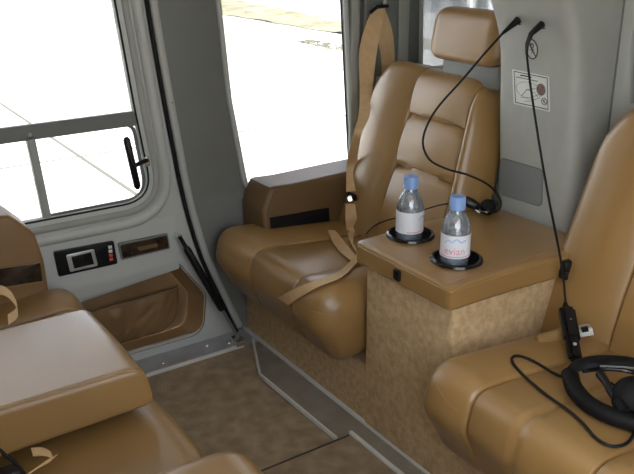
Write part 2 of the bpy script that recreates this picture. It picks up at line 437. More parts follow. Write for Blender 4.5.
quadpanel('print_mark', [(137, 247), (156, 243), (157, 246), (139, 250)], .0105, GOLD, q, rr=.001)
# map pocket set into the door
pkr = rpoly([(p[0], p[1]) + ((p[2],) if len(p) > 2 else (0,)) for p in pk], seg=8)
bk_ = plate('pocket_back', pkr, [], .004, POCKET, door, bev=.001, mapf=lambda c: (c.x, YW+.046+c.z, c.y))
bb = bmesh.new()
ins = [Vector((.30+(p.x-.30)*.985 if p.x > .4 else p.x, .145+(p.y-.145)*.93)) for p in pkr]
n_ = len(pkr)
va = [bb.verts.new((p.x, YW-.002, p.y)) for p in pkr]; vb = [bb.verts.new((.60+(p.x-.60)*.86, YW+.042, .145+(p.y-.145)*.86)) for p in pkr]
for i in range(n_): bb.faces.new((va[i], va[(i+1) % n_], vb[(i+1) % n_], vb[i]))
obj('pocket_rim', bb, POCKET, door)
# gathered pocket flap
bb = bmesh.new(); nx, nz = 60, 26; G = []
for j in range(nz+1):
    row = []
    for i in range(nx+1):
        u = i/nx; v = j/nz; x = .33+u*(.462-.028*(1-v)*(1-v)); z0 = .052+.035*max(0, (u-.85)/.15)**2; z1 = .168+.014*u
        z = z0+(z1-z0)*v
        pl_ = .006*math.sin(u*55+2.2*math.sin(v*3+u*9))*(.35+.65*v)*(1-.5*v) + .010*noise.noise((u*9, v*3, 1.3))
        bul = .026*math.sin(math.pi*min(1, v*1.0)*.62)**.6*min(1, (1-u)*9)
        row.append(bb.verts.new((x, YW+.040-bul-abs(pl_)*min(1, (1-u)*8+.1), z)))
    G.append(row)
for j in range(nz):
    for i in range(nx): bb.faces.new((G[j][i], G[j][i+1], G[j+1][i+1], G[j+1][i]))
fl = obj('pocket_flap', bb, POCKET, door)
edge = [(v.x, v.y-.001, v.z) for v in [Vector((.33+i/nx*.462, YW+.014-.0*i, .168+.014*i/nx)) for i in range(nx+1)]]
obj('pocket_hem', tube(edge, .0028, seg=8), LEATHER_D, fl)
obj('pocket_seam', tube([(.792, YW+.030, .182), (.795, YW+.032, .13), (.785, YW+.034, .09), (.755, YW+.034, .062), (.70, YW+.034, .054), (.33, YW+.034, .050)], .0016, seg=8, n=6), LEATHER_D, fl)

# hull wall behind the door
hull = struct(base('wall_left', (1.4, YW, 0)), 'grey cabin side behind the door')
w2 = rpoly([(1.005, .425, .05), (1.372, .422, .03), (1.338, .95), (1.32, 1.22, .03), (.915, 1.22, .03), (.947, .94), (.965, .685)], seg=8)
w3 = rpoly([(1.622, .70, .02), (2.05, .70, .02), (2.0, 1.15, .03), (1.605, 1.15, .02)], seg=8)
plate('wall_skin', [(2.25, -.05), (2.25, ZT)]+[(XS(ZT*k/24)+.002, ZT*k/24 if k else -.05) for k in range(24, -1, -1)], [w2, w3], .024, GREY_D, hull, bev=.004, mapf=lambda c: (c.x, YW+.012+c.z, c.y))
w_2 = struct(base('window_2', (1.18, YW, .7))); w_3 = struct(base('window_3', (1.8, YW, .9)))
plate('pane', w2, [], .003, GLASS, w_2, bev=.0005, mapf=lambda c: (c.x, YW+.017+c.z, c.y))
plate('pane', w3, [], .003, GLASS, w_3, bev=.0005, mapf=lambda c: (c.x, YW+.017+c.z, c.y))
obj('window_frame', tube([(p.x, YW-.001, p.y) for p in w2], .008, closed=True, seg=10), GREY_L, w_2)
obj('window_seal', tube([(p.x, YW+.016, p.y) for p in w2], .006, closed=True, seg=8), RUB, w_2)
obj('window_frame', tube([(p.x, YW-.001, p.y) for p in w3], .008, closed=True, seg=10), GREY_L, w_3)
# sloping post skin between door and window, door seal
sl = [(XS(z), YW-.004, z) for z in [ZT*k/20 for k in range(21)]]
struct(obj('trim_8', tube(sl, .0055, seg=10), RUB))
sl = [(XS(z)+.017, YW-.001, z) for z in [.02+(ZT-.02)*k/20 for k in range(21)]]
struct(obj('trim_9', tube(sl, .011, seg=10), GREY_L))
# post between the two rear windows
po = struct(base('trim_10', (1.49, YW, .8)))
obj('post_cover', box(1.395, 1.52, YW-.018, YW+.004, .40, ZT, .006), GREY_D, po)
obj('post_edge', box(1.525, 1.565, YW-.012, YW+.004, .40, ZT, .005), GREY, po)
obj('post_edge', box(1.355, 1.385, YW-.010, YW+.004, .40, ZT, .005), GREY, po)

# ------------------------------------------------------------ aft bulkhead, ceiling, front
aft = struct(base('wall_back', (1.5, .9, 0)), 'grey rear bulkhead')
plate('bulkhead_panel', [(.0, -.05), (1.08, -.05), (1.08, ZT), (.0, ZT)], [[(.55, .754), (1.036, .754), (1.053, .864), (1.056, .904), (.55, .904)]], .02, GREY_L, aft, bev=.003, mapf=lambda c: (1.485+c.z, c.x, c.y))
obj('rear_bay', box(1.53, 1.56, .40, 1.20, .60, 1.2), BLK, aft)
for i in range(5):
    p = at(636, 62+i*9, 0, 1.528); obj('equipment_box', box(1.516, 1.532, p.y-.02, p.y+.008, p.z-.012, p.z+.008, .002), [BLKG, GOLD, GREY_D, GOLD, BLK][i], aft)
obj('parcel_shelf', box(1.44, 2.2, 1.303, YW-.002, .685, .702, .003), GREY, aft)
obj('seat_bulkhead', box(1.44, 1.47, 1.29, YW-.002, -.05, .69), GREY, aft)
obj('shelf_wall', box(2.15, 2.2, .0, YW-.002, .0, ZT), GREY, aft)
obj('rear_partition', box(1.50, 2.2, 1.08, 1.11, .0, ZT), GREY, aft)
struct(plate('ceiling', [(-1.2, .26), (.0, .26), (.0, .72), (1.80, .72), (1.80, .26), (2.25, .26), (2.25, YW+.06), (-1.2, YW+.06)], [], .03, mat('white_lining', (.72, .71, .67), .7), None, bev=.004, mapf=lambda c: (c.x, c.y, ZT+.018+c.z)))  # unseen lining, notched on the near side to let skylight onto the seats
struct(obj('wall_front', box(-.34, -.30, .3, YW, 0, ZT), LEATHER_D))  # unseen front wall, set close and dark to cut light on the backrests
struct(plate('wall_right', [(-1.2, -.05), (2.25, -.05), (2.25, ZT), (1.80, ZT), (1.80, .40), (.34, .40), (.24, .78), (-.05, .78), (-.05, ZT), (-1.2, ZT)], [], .03, GREY, None, bev=.004, mapf=lambda c: (c.x, .28+c.z, c.y)))  # unseen near side, added and outlined to limit light from the front
struct(obj('ceiling', box(-1.2, 2.25, .26, YW+.06, ZT, ZT+.03), mat('white_lining', (.78, .77, .73), .7)))
struct(obj('wall_front', box(-.34, -.30, .3, YW, 0, ZT), LEATHER_D))
struct(obj('wall_right', box(.95, 2.25, .26, .30, 0, ZT), GREY))
struct(obj('wall_right', box(-1.2, -.12, .26, .30, 0, ZT), GREY))
struct(obj('wall_right', box(-.12, .95, .26, .30, 1.20, ZT), GREY))

# pillar between the rear seats
struct(obj('trim_14', tube([(1.474, 1.078, .5), (1.474, 1.078, ZT)], .0022, seg=6), GREY_D))
pil = struct(base('wall_pillar', (1.4, 1.19, .5)), 'grey moulded pillar between the rear seats')
FX = [(0.0, 1.400), (.47, 1.384), (.56, 1.378), (.66, 1.367), (.82, 1.354), (.87, 1.346), (.91, 1.333), (.97, 1.300), (1.05, 1.24), (1.15, 1.19), (ZT, 1.17)]
bb = bmesh.new(); rings = []
def fx(z):
    for (z0, x0), (z1, x1) in zip(FX, FX[1:]):
        if z <= z1: return x0+(x1-x0)*(z-z0)/(z1-z0)
    return FX[-1][1]
zs = [0, .2, .4]+[.45+.02*i for i in range(42)]
for z in zs:
    z = min(z, ZT-.001); x = (fx(max(0, z-.02))+fx(z)+fx(min(ZT, z+.02)))/3; pr = rpoly([(1.50, 1.302), (x, 1.302, .018), (x-.004, 1.08, .035), (1.50, 1.08)], seg=8)
    rings.append([bb.verts.new((p.x, p.y, z)) for p in pr])
for a_, b_ in zip(rings, rings[1:]):
    n_ = len(a_)
    for k in range(n_): bb.faces.new((a_[k], a_[(k+1) % n_], b_[(k+1) % n_], b_[k]))
bb.faces.new(rings[-1])
obj('pillar_shell', bb, GREY, pil)
def onp(y, z, off=.0): return Vector((fx(z)-.004*(1.302-y)/.22-off, y, z))
# loudspeaker grille
sp = thing('loudspeaker', 'dark grey rounded speaker grille low on the pillar', 'speaker', onp(1.21, .585))
A = [at(501.5, 158, 0, fx(.60)), at(544, 170, 0, fx(.60)), at(542, 206, 0, fx(.53)), at(500, 194, 0, fx(.53))]
gp = [(p.y, p.z) for p in A]
plate('grille', rpoly([(p[0], p[1], .012) for p in gp]), [], .005, SPK, sp, bev=.0015, mapf=lambda c: onp(c.x, c.y, .0015+c.z))
bb = tube([onp(p.x, p.y, .003) for p in rpoly([(p[0], p[1], .012) for p in gp])], .0018, closed=True, seg=6); obj('grille_rim', bb, GREY_D, sp)
# instruction sticker
st = thing('instruction_sticker', 'white black-bordered sticker with a belt drawing on the grey pillar', 'sticker', onp(1.15, .78))
def stq(px, r=0): return rpoly([(at(x, y, 0, 1.356).y, at(x, y, 0, 1.356).z, r) for x, y in px])
def stm(off): return lambda c: onp(c.x, c.y, off+c.z)
sq = [(513.3, 69), (550.8, 76.5), (549.8, 112), (513, 104)]
plate('backing', stq(sq, .002), [], .0008, WHITE, st, bev=.0002, mapf=stm(.0012))
def spx(u, v):
    a_ = Vector(sq[0]).lerp(Vector(sq[1]), u); b_ = Vector(sq[3]).lerp(Vector(sq[2]), u); return tuple(a_.lerp(b_, v))
def ink(name, uv, r=.0007, closed=False, m_=INK):
    P = []
    for u, v in uv:
        x, y = spx(u, v); p = at(x, y, 0, 1.356); P.append(onp(p.y, p.z, .0018))
    return obj(name, tube(P, r, closed=closed, seg=6), m_, st)
ink('border', [(.05, .05), (.95, .05), (.95, .94), (.05, .94)], .0011, True)
ink('heading', [(.22, .125), (.28, .12), (.45, .12), (.52, .12)], .0015); ink('text_line', [(.10, .20), (.40, .20), (.68, .20)], .0009)
ink('drawing', [(.44+.35*math.cos(t*.3)*1, .52+.24*math.sin(t*.3)) for t in range(21)], .00035, True)
ink('drawing', [(.22, .72), (.38, .50), (.62, .42)], .0006); ink('drawing', [(.38, .50), (.6, .55), (.70, .68), (.45, .82), (.30, .85)], .0005); ink('drawing', [(.2, .76), (.45, .72), (.75, .55)], .0005)
bb = bmesh.new(); x, y = spx(.77, .42); c_ = at(x, y, 0, 1.356); bb = lathe([(0, .0012), (.0125, .0010), (.0135, 0)], onp(c_.y, c_.z, .0012), axis=(-1, 0, -.1), seg=24); obj('brown_disc', bb, BROWNINK, st)
ink('small_emblem', [(.85+.075*math.cos(t*.52), .74+.095*math.sin(t*.52)) for t in range(12)], .0008, True); ink('small_emblem', [(.80, .70), (.90, .79)], .0008); ink('small_emblem', [(.85, .68), (.84, .79)], .001)
# round prohibition emblem
pe = thing('prohibition_emblem', 'small round crossed-out symbol printed above the white sticker', 'emblem', onp(1.165, .875))
c_ = at(532.5, 49, 0, fx(.87)); C0 = (c_.y, c_.z)
def emb(name, uv, r, m_, closed=False):
    return obj(name, tube([onp(C0[0]+u, C0[1]+v, .0010) for u, v in uv], r, closed=closed, seg=6), m_, pe)
plate('disc', [Vector((C0[0]+.0155*math.cos(t*.2618), C0[1]+.021*math.sin(t*.2618))) for t in range(24)], [], .0006, GREY_L, pe, bev=.0001, mapf=stm(.0006))
emb('ring', [(.0155*math.cos(t*.2618), .021*math.sin(t*.2618)) for t in range(24)], .0013, INK, True)
emb('slash', [(.010, .014), (-.010, -.015)], .0012, INK)
emb('pictogram', [(.004*math.cos(t*.7), .007+.005*math.sin(t*.7)) for t in range(9)], .0012, INK, True); emb('pictogram', [(-.006, 0), (.006, -.002), (-.003, -.007), (.003, -.010)], .0008, INK)

# ------------------------------------------------------------ rear bench: carpeted plinth and console
struct(obj('trim_11', box(.985, 1.44, .0, YW-.002, .0, .155, .012), CARPET), 'beige carpeted seat plinth')
con = thing('centre_console', 'beige carpeted console with tan padded lid between the rear seats', 'console', (1.17, 1.15, 0))
def cw(c):
    return (c.x-.006*sm(.30, 0, c.z), c.y, c.z)
obj('console_body', box(.978, 1.372, 1.008, 1.292, .004, .428, .012, 4), CARPET, con)
LX0, LX1, LY0, LY1 = .956, 1.372, .997, 1.302
def lidwarp(c):
    x, y, z = c
    if z > .44: z += .004*math.sin(math.pi*(x-LX0)/(LX1-LX0))+.003
    y -= .012*sm(1.05, 1.35, x)*(1 if y < 1.1 else 0)
    return (x, y, z)
lid = pad('console_lid', [(LX0, LY0, .012), (LX1, LY0-.0, .02), (LX1, LY1, .01), (LX0, LY1, .012)], .424, .470, .008, LEATHER, con, axis=2, N=140, nt=8, warp=lidwarp, grooves=[(.4635, .0012, .0015)])
sm_ = [(LX0+.008, LY0+.020, .4735), (1.1, LY0+.019, .4775), (1.2, LY0+.016, .477), (LX1-.01, LY0+.008, .474)]
obj('lid_stitching', tube(sm_, .0008, seg=6, n=8), SEAM, lid)
# cup holders
cups = []
for n, (px, py) in enumerate(((410.5, 235), (456.5, 259.5))):
    c_ = at(px, py, 2, .476)
    cups.append(c_)
    cut = obj('cut', cyl((c_.x, c_.y, .451), (c_.x, c_.y, .50), .0475, seg=48), None)
    md = lid.modifiers.new('b', 'BOOLEAN'); md.object = cut; md.solver = 'EXACT'
    bpy.context.view_layer.update(); nm_ = bpy.data.meshes.new_from_object(lid.evaluated_get(bpy.context.evaluated_depsgraph_get()))
    lid.modifiers.clear(); lid.data = nm_; nm_.name = 'console_lid'; bpy.data.objects.remove(cut)
    nm_.set_sharp_from_angle(angle=R(42))
    obj('cup_holder', lathe([(.0, -.0235), (.040, -.0235), (.043, -.020), (.0445, .000), (.0455, .0045), (.0485, .0055), (.0525, .0035), (.054, -.001), (.0470, -.001), (.0465, -.0245), (0, -.0245)], (c_.x, c_.y, .4770), seg=56), BLKG, con)
b = at(397, 275, 0, LX0-.002)
obj('lid_latch', box(LX0-.006, LX0+.004, b.y-.010, b.y+.010, b.z-.012, b.z+.012, .003), BLK, con)
b = at(569, 267, 1, LY0-.018)
cl = obj('lid_hinge', box(b.x-.016, b.x+.012, LY0-.024, LY0+.0, b.z-.016, b.z+.014, .005), BLK, con)
box(b.x-.022, b.x-.012, LY0-.030, LY0-.01, b.z-.022, b.z-.002, .003, bm=(bb := bmesh.new())); obj('hinge_knob', bb, BLKG, cl)

# ------------------------------------------------------------ seats
def cushion(par, y0, y1, s1, s2, xf=.878, xr=1.31, flip=1, zt=.350, mid=None, mt=LEATHER, zb=.165, name='seat_cushion', low=0):
    xo = lambda x: x if flip == 1 else (2*.685-x)
    poly = [(xf+.005, zt+.004, .075), (xf-.012, zt-.07, .05), (xf+.035, zb-.005, .045), (xf+.10, zb, .03), (xr, zb, .02), (xr, zt-.035, .03)]
    def disp(a_, b_, t):
        d = 0
        top = sm(zt-.16, zt-.06, b_)
        if t > s1: d += .016*top*(math.sin(math.pi*min(1, max(0, (t-s1)/(y1-s1))))**.7 if y1 > s1 else 0)
        elif t < s2: d += .016*top*math.sin(math.pi*min(1, max(0, (s2-t)/(s2-y0))))**.7
        else: d += .006*top*math.sin(math.pi*(t-s2)/(s1-s2))
        if mid: d -= .005*gs(t-mid, .006)*top
        return d
    o = pad(name, poly, y0, y1, .050, mt, par, N=110, nt=70, grooves=[(s1, .0022, .007), (s2, .0022, .007)], disp=disp,
            warp=lambda c: (xo(c.x-low*sm(.29, .17, c.z)), c.y, c.z))
    return o
def piping(par, y, xf=.878, zt=.35, flip=1, x1=1.2):
    xo = lambda x: x if flip == 1 else (2*.685-x)
    P = [(xf+.04, y, zb_) for zb_ in (.17,)]+[(xf-.006, y, .24), (xf-.007, y, zt-.065), (xf+.012, y, zt-.018), (xf+.05, y, zt-.003), (x1, y, zt-.022)]
    return obj('seam_piping', tube([(xo(a_), b_, c_) for a_, b_, c_ in P], .0016, seg=6, n=8), SEAM, par)
def backrest(par, y0, y1, s1, s2, x0=1.24, z0=.28, H=.487, lean=.30, mt=LEATHER, hs=(.235, .365), rnd=.10, name='backrest'):
    poly = [(0, 0, .03), (.0, H, .045), (.095, H-.01, .03), (.10, 0, .02)][::-1]
    def disp(a_, b_, t):
        if a_ > .04: return 0
        f = sm(.04, .0, a_)
        if t > s1: return f*(.030*math.sin(math.pi*min(1, (t-s1)/(y1-s1)))**.8)
        if t < s2: return f*(.030*math.sin(math.pi*min(1, (s2-t)/(s2-y0)))**.8)
        d = .004*math.sin(math.pi*(t-s2)/(s1-s2))
        for h in hs: d -= .012*gs(b_-h-.006*math.cos((t-(s1+s2)/2)*14), .005)
        k = [0]+list(hs)+[H]
        for u, v in zip(k, k[1:]):
            if u < b_ < v: d += .012*math.sin(math.pi*(b_-u)/(v-u))**.6
        return f*d
    def warp(c):
        a_, t, b_ = c
        d = min(t-y0, y1-t); q = 0
        if d < rnd: q = (1-math.sqrt(max(0, 1-(1-d/rnd)**2)))
        k = 1-q*.32
        b2 = b_*k
        # shoulders are narrower than the base
        mid_ = (y0+y1)/2
        t2 = mid_+(t-mid_)*(1+.06*math.cos(b2/H*3.1)-.02)
        return (x0+a_+lean*b2, t2, z0+b2)
    return pad(name, poly, y0, y1, .035, mt, par, N=150, nt=80, grooves=[(s1, .0026, .008), (s2, .0026, .008)], disp=disp, warp=warp)
def headrest(par, y0, y1, z0, z1, x0, mt=LEATHER):
    poly = [(x0, z0+.005, .03), (x0+.025, z1, .045), (x0+.095, z1, .035), (x0+.085, z0, .03)][::-1]
    return pad('headrest', poly, y0, y1, .042, mt, par, N=90, nt=40, grooves=[(y1-.185, .003, .004), (y0+.02, .003, .003)] if 0 else ())

# far rear seat
s = thing('cabin_seat', 'tan leather rear seat with headrest beside the window, belt across its cushion', 'seat', (1.1, 1.57, .16), 'leather cabin seats')
cus1 = cushion(s, 1.306, 1.862, 1.655, 1.448, xf=.893, zt=.345)
bk1 = backrest(s, 1.312, 1.80, 1.605, 1.372)
headrest(s, 1.335, 1.585, .790, .922, 1.372)
obj('headrest_mount', box(1.40, 1.44, 1.34, 1.54, .74, .80, .008), GREY_D, s)
# near rear seat
s2_ = thing('cabin_seat', 'tan leather rear seat in the foreground right with a black headset on it', 'seat', (1.1, .72, .16), 'leather cabin seats')
cus2 = cushion(s2_, .40, .985, .850, .60, xf=.880, mid=.74)
backrest(s2_, .44, 1.038, .850, .60, x0=1.250, H=.505, rnd=.12, lean=.25)

def seamline(par, o, px, rr=.0011, off=.0002):
    return obj('stitched_seam', tube([hit(x, y, o, off) for x, y in px], rr, seg=6, n=6), SEAM, par)
seamline(cus1, cus1, [(297, 306), (312, 311), (330, 315), (350, 316), (363, 314)]); seamline(cus1, cus1, [(296, 306), (292, 316), (291, 324), (293, 331)])
seamline(cus1, cus1, [(224, 250), (231, 257), (241, 265)])
seamline(cus2, cus2, [(432, 373), (438, 388), (446, 401), (457, 411)])
# armrests against the side wall
def side_armrest(flip, label, y1=YW-.004, y0=1.752):
    a_ = thing('side_armrest', label, 'armrest', (1.12 if not flip else .25, 1.8, .3), 'leather side armrests')
    if not flip: poly = [(.995, .20, .0), (.985, .405, .01), (1.012, .468, .015), (1.08, .464, .02), (1.38, .470, 0), (1.38, .20, 0)]
    else: poly = [(.412, .22, 0), (.410, .400, .02), (.398, .470, .02), (.350, .522, .015), (.20, .535, .02), (-.25, .53, 0), (-.25, .22, 0)]
    pad('armrest_body', poly, y0, y1, .012, LEATHER_D if not flip else POCKET, a_, N=100, nt=14)  # far armrest gets a darker leather colour to stand in for shade
    if not flip: px = [(270, 218), (328, 208), (329, 222), (271, 233)]
    else: px = [(-30, 272), (40, 262), (42, 281), (-28, 292)]
    P = [at(x, y, 1, y0) for x, y in px]
    f = plate('ashtray', rpoly([(p.x, p.z, .003) for p in P]), [], .005, BLK if not flip else WOOD, a_, bev=.001, mapf=lambda c: (c.x, y0-.001+c.z, c.y))
    obj('ashtray_rim', tube([(p.x, y0-.003, p.z) for p in P], .0016, closed=True, seg=6), RUB if not flip else SEAM, f)
side_armrest(False, 'leather side armrest, colour darkened for shade, with black ashtray slot under the rear window')
side_armrest(True, 'tan side armrest with dark veneer ashtray at the far left under the door window')

# ------------------------------------------------------------ front row (rear-facing) seats, lower left
s3 = thing('cabin_seat', 'tan leather seat by the door, mostly hidden behind the pale fold-down armrest', 'seat', (.3, 1.62, .1), 'leather cabin seats')
FX0 = 2*.685-.50
cus3 = cushion(s3, 1.475, 1.80, 1.66, 1.50, xf=2*.685-.455, xr=1.5, flip=-1, zt=.312, zb=.10, low=.045)
s4 = thing('cabin_seat', 'tan leather seat at the bottom left below the fold-down armrest', 'seat', (.3, .9, .1), 'leather cabin seats')
cus4 = cushion(s4, .55, 1.34, 1.30, .975, xf=2*.685-.458, xr=1.5, flip=-1, zt=.293, zb=.12)
pad('side_bolster', [(.502, .335, .06), (.51, .20, .05), (-.2, .20, 0), (-.2, .350, 0)][::-1], .60, 1.005, .06, LEATHER, s4, N=110, nt=40)
struct(obj('trim_15', box(-.28, .40, .50, 1.79, .014, .098, .01), CARPET))
def front_back(par, y0, y1):
    pad('backrest', [(-.02, .30, .03), (-.12, .80, .05), (-.21, .79, .03), (-.11, .30, .02)], y0, y1, .05, LEATHER, par, N=90, nt=30)
front_back(s3, 1.475, 1.75); front_back(s4, .56, 1.45)
ar = thing('fold_down_armrest', 'wide pale tan armrest block with piped edges folded down between the left seats', 'armrest', (.15, 1.3, .325))
pad('armrest_pad', [(.415, .402, .030), (.430, .322, .012), (-.3, .308, 0), (-.3, .402, 0)][::-1], 1.172, 1.462, .012, LEATHER, ar, N=150, nt=40, warp=lambda c: (c.x, c.y, c.z+(.004*math.sin(math.pi*(c.y-1.17)/.29) if c.z > .37 else 0)))
pp = rpoly([(.413, .400, .032), (.427, .325, .012), (-.28, .311, 0), (-.28, .400, 0)], 120)
obj('piping', tube([(p.x, 1.178, p.y) for p in pp], .0028, closed=True, seg=8), LEATHER, ar)

# ------------------------------------------------------------ belts
be = thing('seat_belt', 'tan shoulder and lap belt hanging from the post over the far rear seat', 'belt', (1.44, 1.84, .9))
Ax = Vector((1, 0, 0))
ta = at(379, 6, 1, 1.845)
d1 = RT.copy()
B_ = lambda x, y, o_=.005: hit(x, y, bk1, o_)
strap('shoulder_webbing', [ta, at(374, 25, 1, 1.84), at(368, 52, 1, 1.83), at(366, 90, 1, 1.82), at(364, 115, 0, 1.285), at(357, 136, 0, 1.235), B_(354.5, 165, .008), B_(354, 192, .010)], [d1]*8, [.028, .046, .050, .036, .030, .022, .028, .028], WEB, be)
strap('return_webbing', [ta+Vector((.008, .004, 0)), at(384, 30, 1, 1.85), at(386, 60, 1, 1.855), at(384, 95, 1, 1.86)], [d1]*4, [.020, .046, .050, .050], WEB, be)
obj('upper_anchor', tube([at(370, 13, 1, 1.835), at(377, 7, 1, 1.83), at(388, 6, 1, 1.83)], .005, seg=8), BLK, be)
obj('anchor_bolt', lathe([(0, .012), (.008, .010), (.010, 0)], at(383, 2, 1, 1.86), axis=(0, -1, 0), seg=16), CHROME, be)
r0 = B_(353.5, 199, .012)
obj('belt_buckle', lathe([(0, -.003), (.008, -.003), (.0095, 0), (.008, .004), (0, .005)], r0, axis=-FW, seg=20), CHROME, be)
obj('buckle_cover', box(r0.x+.002, r0.x+.012, r0.y-.017, r0.y+.020, r0.z-.004, r0.z+.014, .004), RUB, be)
Yd = Vector((0, 1, 0)); H_ = lambda x, y, o_=.004: hit(x, y, cus1, o_)
strap('lap_webbing', [B_(353, 204, .010), B_(354, 218, .010), B_(354, 232, .012), H_(352, 247, .010), H_(357, 260, .012), H_(340, 277, .007), H_(318, 286, .008), H_(300, 293, .006), H_(285, 301, .005)],
      [d1, d1, d1*.8+Yd*.3, d1*.5+Yd*.7, Yd*.8+Vector((.3, 0, 0)), Yd, Yd, Yd, Yd], [.028, .034, .034, .040, .032, .024, .028, .042, .048], WEB, be)
strap('belt_fold', [H_(331, 231, .002), H_(337, 241, .004), H_(345, 253, .006), H_(354, 264, .009)], [d1, d1, d1, d1*.8+Yd*.2], [.020, .030, .032, .026], WEB, be)
# left seat belts
b2_ = thing('seat_belt', 'tan belt loop curling over the seat at the left edge', 'belt', (.3, 1.6, .4))
strap('webbing', [at(-12, 290, 1, 1.62), at(4, 291, 1, 1.60), at(14, 300, 1, 1.57), at(17, 312, 1, 1.53), at(8, 320, 1, 1.50)], [(.2, .9, .3)]*5, [.03]*5, WEB, b2_)
b3_ = thing('seat_belt', 'short tan belt end tucked under the fold-down armrest at bottom left', 'belt', (.2, 1.1, .32))
strap('webbing', [at(32, 452, 2, .325), at(44, 452, 2, .322), at(52, 456, 2, .318)], [(.1, .9, .2)]*3, [.02]*3, WEB, b3_)
strap('webbing', [at(54, 458, 2, .324), at(40, 466, 2, .326), at(20, 480, 2, .33)], [(.8, .6, 0)]*3, [.02]*3, WEB, b3_)
obj('buckle_sleeve', box(.150, .185, 1.12, 1.15, .298, .318, .005), BLK, b3_)
cb = tag(obj('cord', tube([at(-12, 440, 2, .40), at(2, 452, 2, .39), at(14, 462, 2, .37), at(26, 476, 2, .34)], .0028, seg=8, n=8), RUB), 'black cord crossing the bottom left corner over the armrest edge', 'cord')
# buckle between console and near seat
b4_ = thing('seat_belt', 'tan belt sleeve with silver buckle lying beside the console on the near seat', 'belt', (1.22, .95, .34))
q0 = at(537, 340, 2, .350); q1 = at(562, 334, 2, .352); q2 = at(570, 333, 2, .356); q3 = at(592, 329, 2, .366)
obj('belt_sleeve', tube([q0, q0.lerp(q1, .3), q1, q2], lambda t: .008+.008*t, seg=12, squash=.6), LEATHER, b4_)
bb = tube([q2, q2.lerp(q3, .5), q3], .0125, seg=4, squash=.7); obj('buckle', bb, CHROME, b4_, False)
obj('buckle_button', tube([q2.lerp(q3, .45)+Vector((-.004, -.006, .007)), q2.lerp(q3, .75)+Vector((-.004, -.006, .007))], .006, seg=4), BLK, b4_, False)

# ------------------------------------------------------------ gas strut
gsx = thing('gas_strut', 'black gas strut from the door panel down to the sill', 'strut', at(237, 335, 1, 1.80))
t0_ = at(180, 237, 1, 1.85); t1_ = at(238, 337, 1, 1.80)
L = lambda k: t0_.lerp(t1_, k)
obj('cylinder', tube([L(.10), L(.12), L(.70), L(.715)], lambda t: .0100 if .01 < t < .99 else .008, seg=16), BLK, gsx)
obj('rod', cyl(L(.70), L(.97), .0042), GREY_D, gsx)
obj('end_joint', tube([L(-.01), L(.04), L(.11)], .0055, seg=12), BLK, gsx); obj('ball_stud', cyl(t0_, t0_+Vector((0, .03, 0)), .006), CHROME, gsx)
bb = box(t1_.x-.012, t1_.x+.018, t1_.y-.012, t1_.y+.03, .006, .024, .003); obj('foot_bracket', bb, CHROME, gsx)
for p in ((230, 222), (208, 270)):
    pass
sc = at(209, 271, 1, YW); struct(obj('trim_12', lathe([(0, .004), (.005, .003), (.007, 0)], (sc.x, YW, sc.z), axis=(0, -1, 0), seg=14), CHROME))
sc = at(170, 102, 1, YW); struct(obj('trim_13', lathe([(0, .004), (.0035, .003), (.005, 0)], (sc.x, YW-.008, sc.z), axis=(0, -1, 0), seg=14), CHROME))

# ------------------------------------------------------------ bottles
def bottle(c, label, word, ang):
    x, y = c.x, c.y; z = .4545
    t = thing('water_bottle', label, 'bottle', (x, y, z), 'water bottles on the console')
    pr = [(0, .001), (.022, 0), (.0275, .004), (.029, .010), (.0275, .018), (.029, .026), (.028, .034), (.0295, .036), (.0295, .074), (.028, .076), (.0295, .082), (.0285, .088), (.027, .098), (.0225, .110), (.0165, .120), (.0125, .126), (.012, .136), (.0, .137)]
    obj('bottle_body', lathe(pr, (x, y, z), seg=48), PLAST, t)
    wp = [(0, .003), (.021, .002), (.0265, .006), (.0275, .034), (.028, .084), (0, .084)]
    obj('water', lathe(wp, (x, y, z), seg=40), WATER, t)
    # moulded ribs on the shoulder
    for k in range(8):
        a_ = k*math.pi/4+.2
        rib = [(x+math.cos(a_+h*1.5)*r_, y+math.sin(a_+h*1.5)*r_, z+h_) for r_, h_, h in ((.0288, .084, 0), (.0272, .098, .1), (.0225, .110, .2), (.0165, .120, .28))]
        if k == 0: rb = bmesh.new()
        tube(rib, .0012, bm=rb, seg=6, n=4)
    obj('shoulder_ribs', rb, PLAST, t)
    lb = lathe([(.0296, .034), (.0301, .034), (.0301, .082), (.0296, .082)], (x, y, z), seg=48); lo = obj('bottle_label', lb, LABELM, t)
    def onc(a0, h0, rr):
        def f(v):
            a_ = a0+v.x/rr; return (x+math.cos(a_)*rr, y+math.sin(a_)*rr, z+h0+v.y)
        return f
    a0 = math.atan2(-y, -x)+ang
    if word: textmesh('lettering', 'evian', .0215, PINK, lo, lambda v: onc(a0, .0495, .0304+v.z)(v))
    mt_ = [(-.022, .066), (-.012, .073), (-.006, .069), (.004, .076), (.012, .069), (.022, .073)]
    bb = tube([onc(a0, 0, .0304)(Vector((u, v, 0))) for u, v in cat([(a_, b_, 0) for a_, b_ in mt_], 5) and [(p.x, p.y) for p in cat([(a_, b_, 0) for a_, b_ in mt_], 5)]], .0011, seg=6)
    obj('mountain_print', bb, BLUEI, lo)
    bb = tube([onc(a0, 0, .0303)(Vector((u*.004, .038, 0))) for u in range(-12, 13)], .0009, seg=6); obj('label_band', bb, PINK, lo)
    cp = lathe([(.0, .1565), (.0135, .1565), (.0150, .1545), (.0152, .137), (.0158, .136), (.0158, .130), (.0128, .129)], (x, y, z), seg=60)
    obj('bottle_cap', cp, CAPM, t)
    bb = bmesh.new()
    for k in range(30):
        a_ = k*math.pi/15; cyl((x+math.cos(a_)*.0152, y+math.sin(a_)*.0152, z+.138), (x+math.cos(a_)*.0150, y+math.sin(a_)*.0150, z+.1545), .0006, seg=5, bm=bb)
    obj('cap_ridges', bb, CAPM, t)
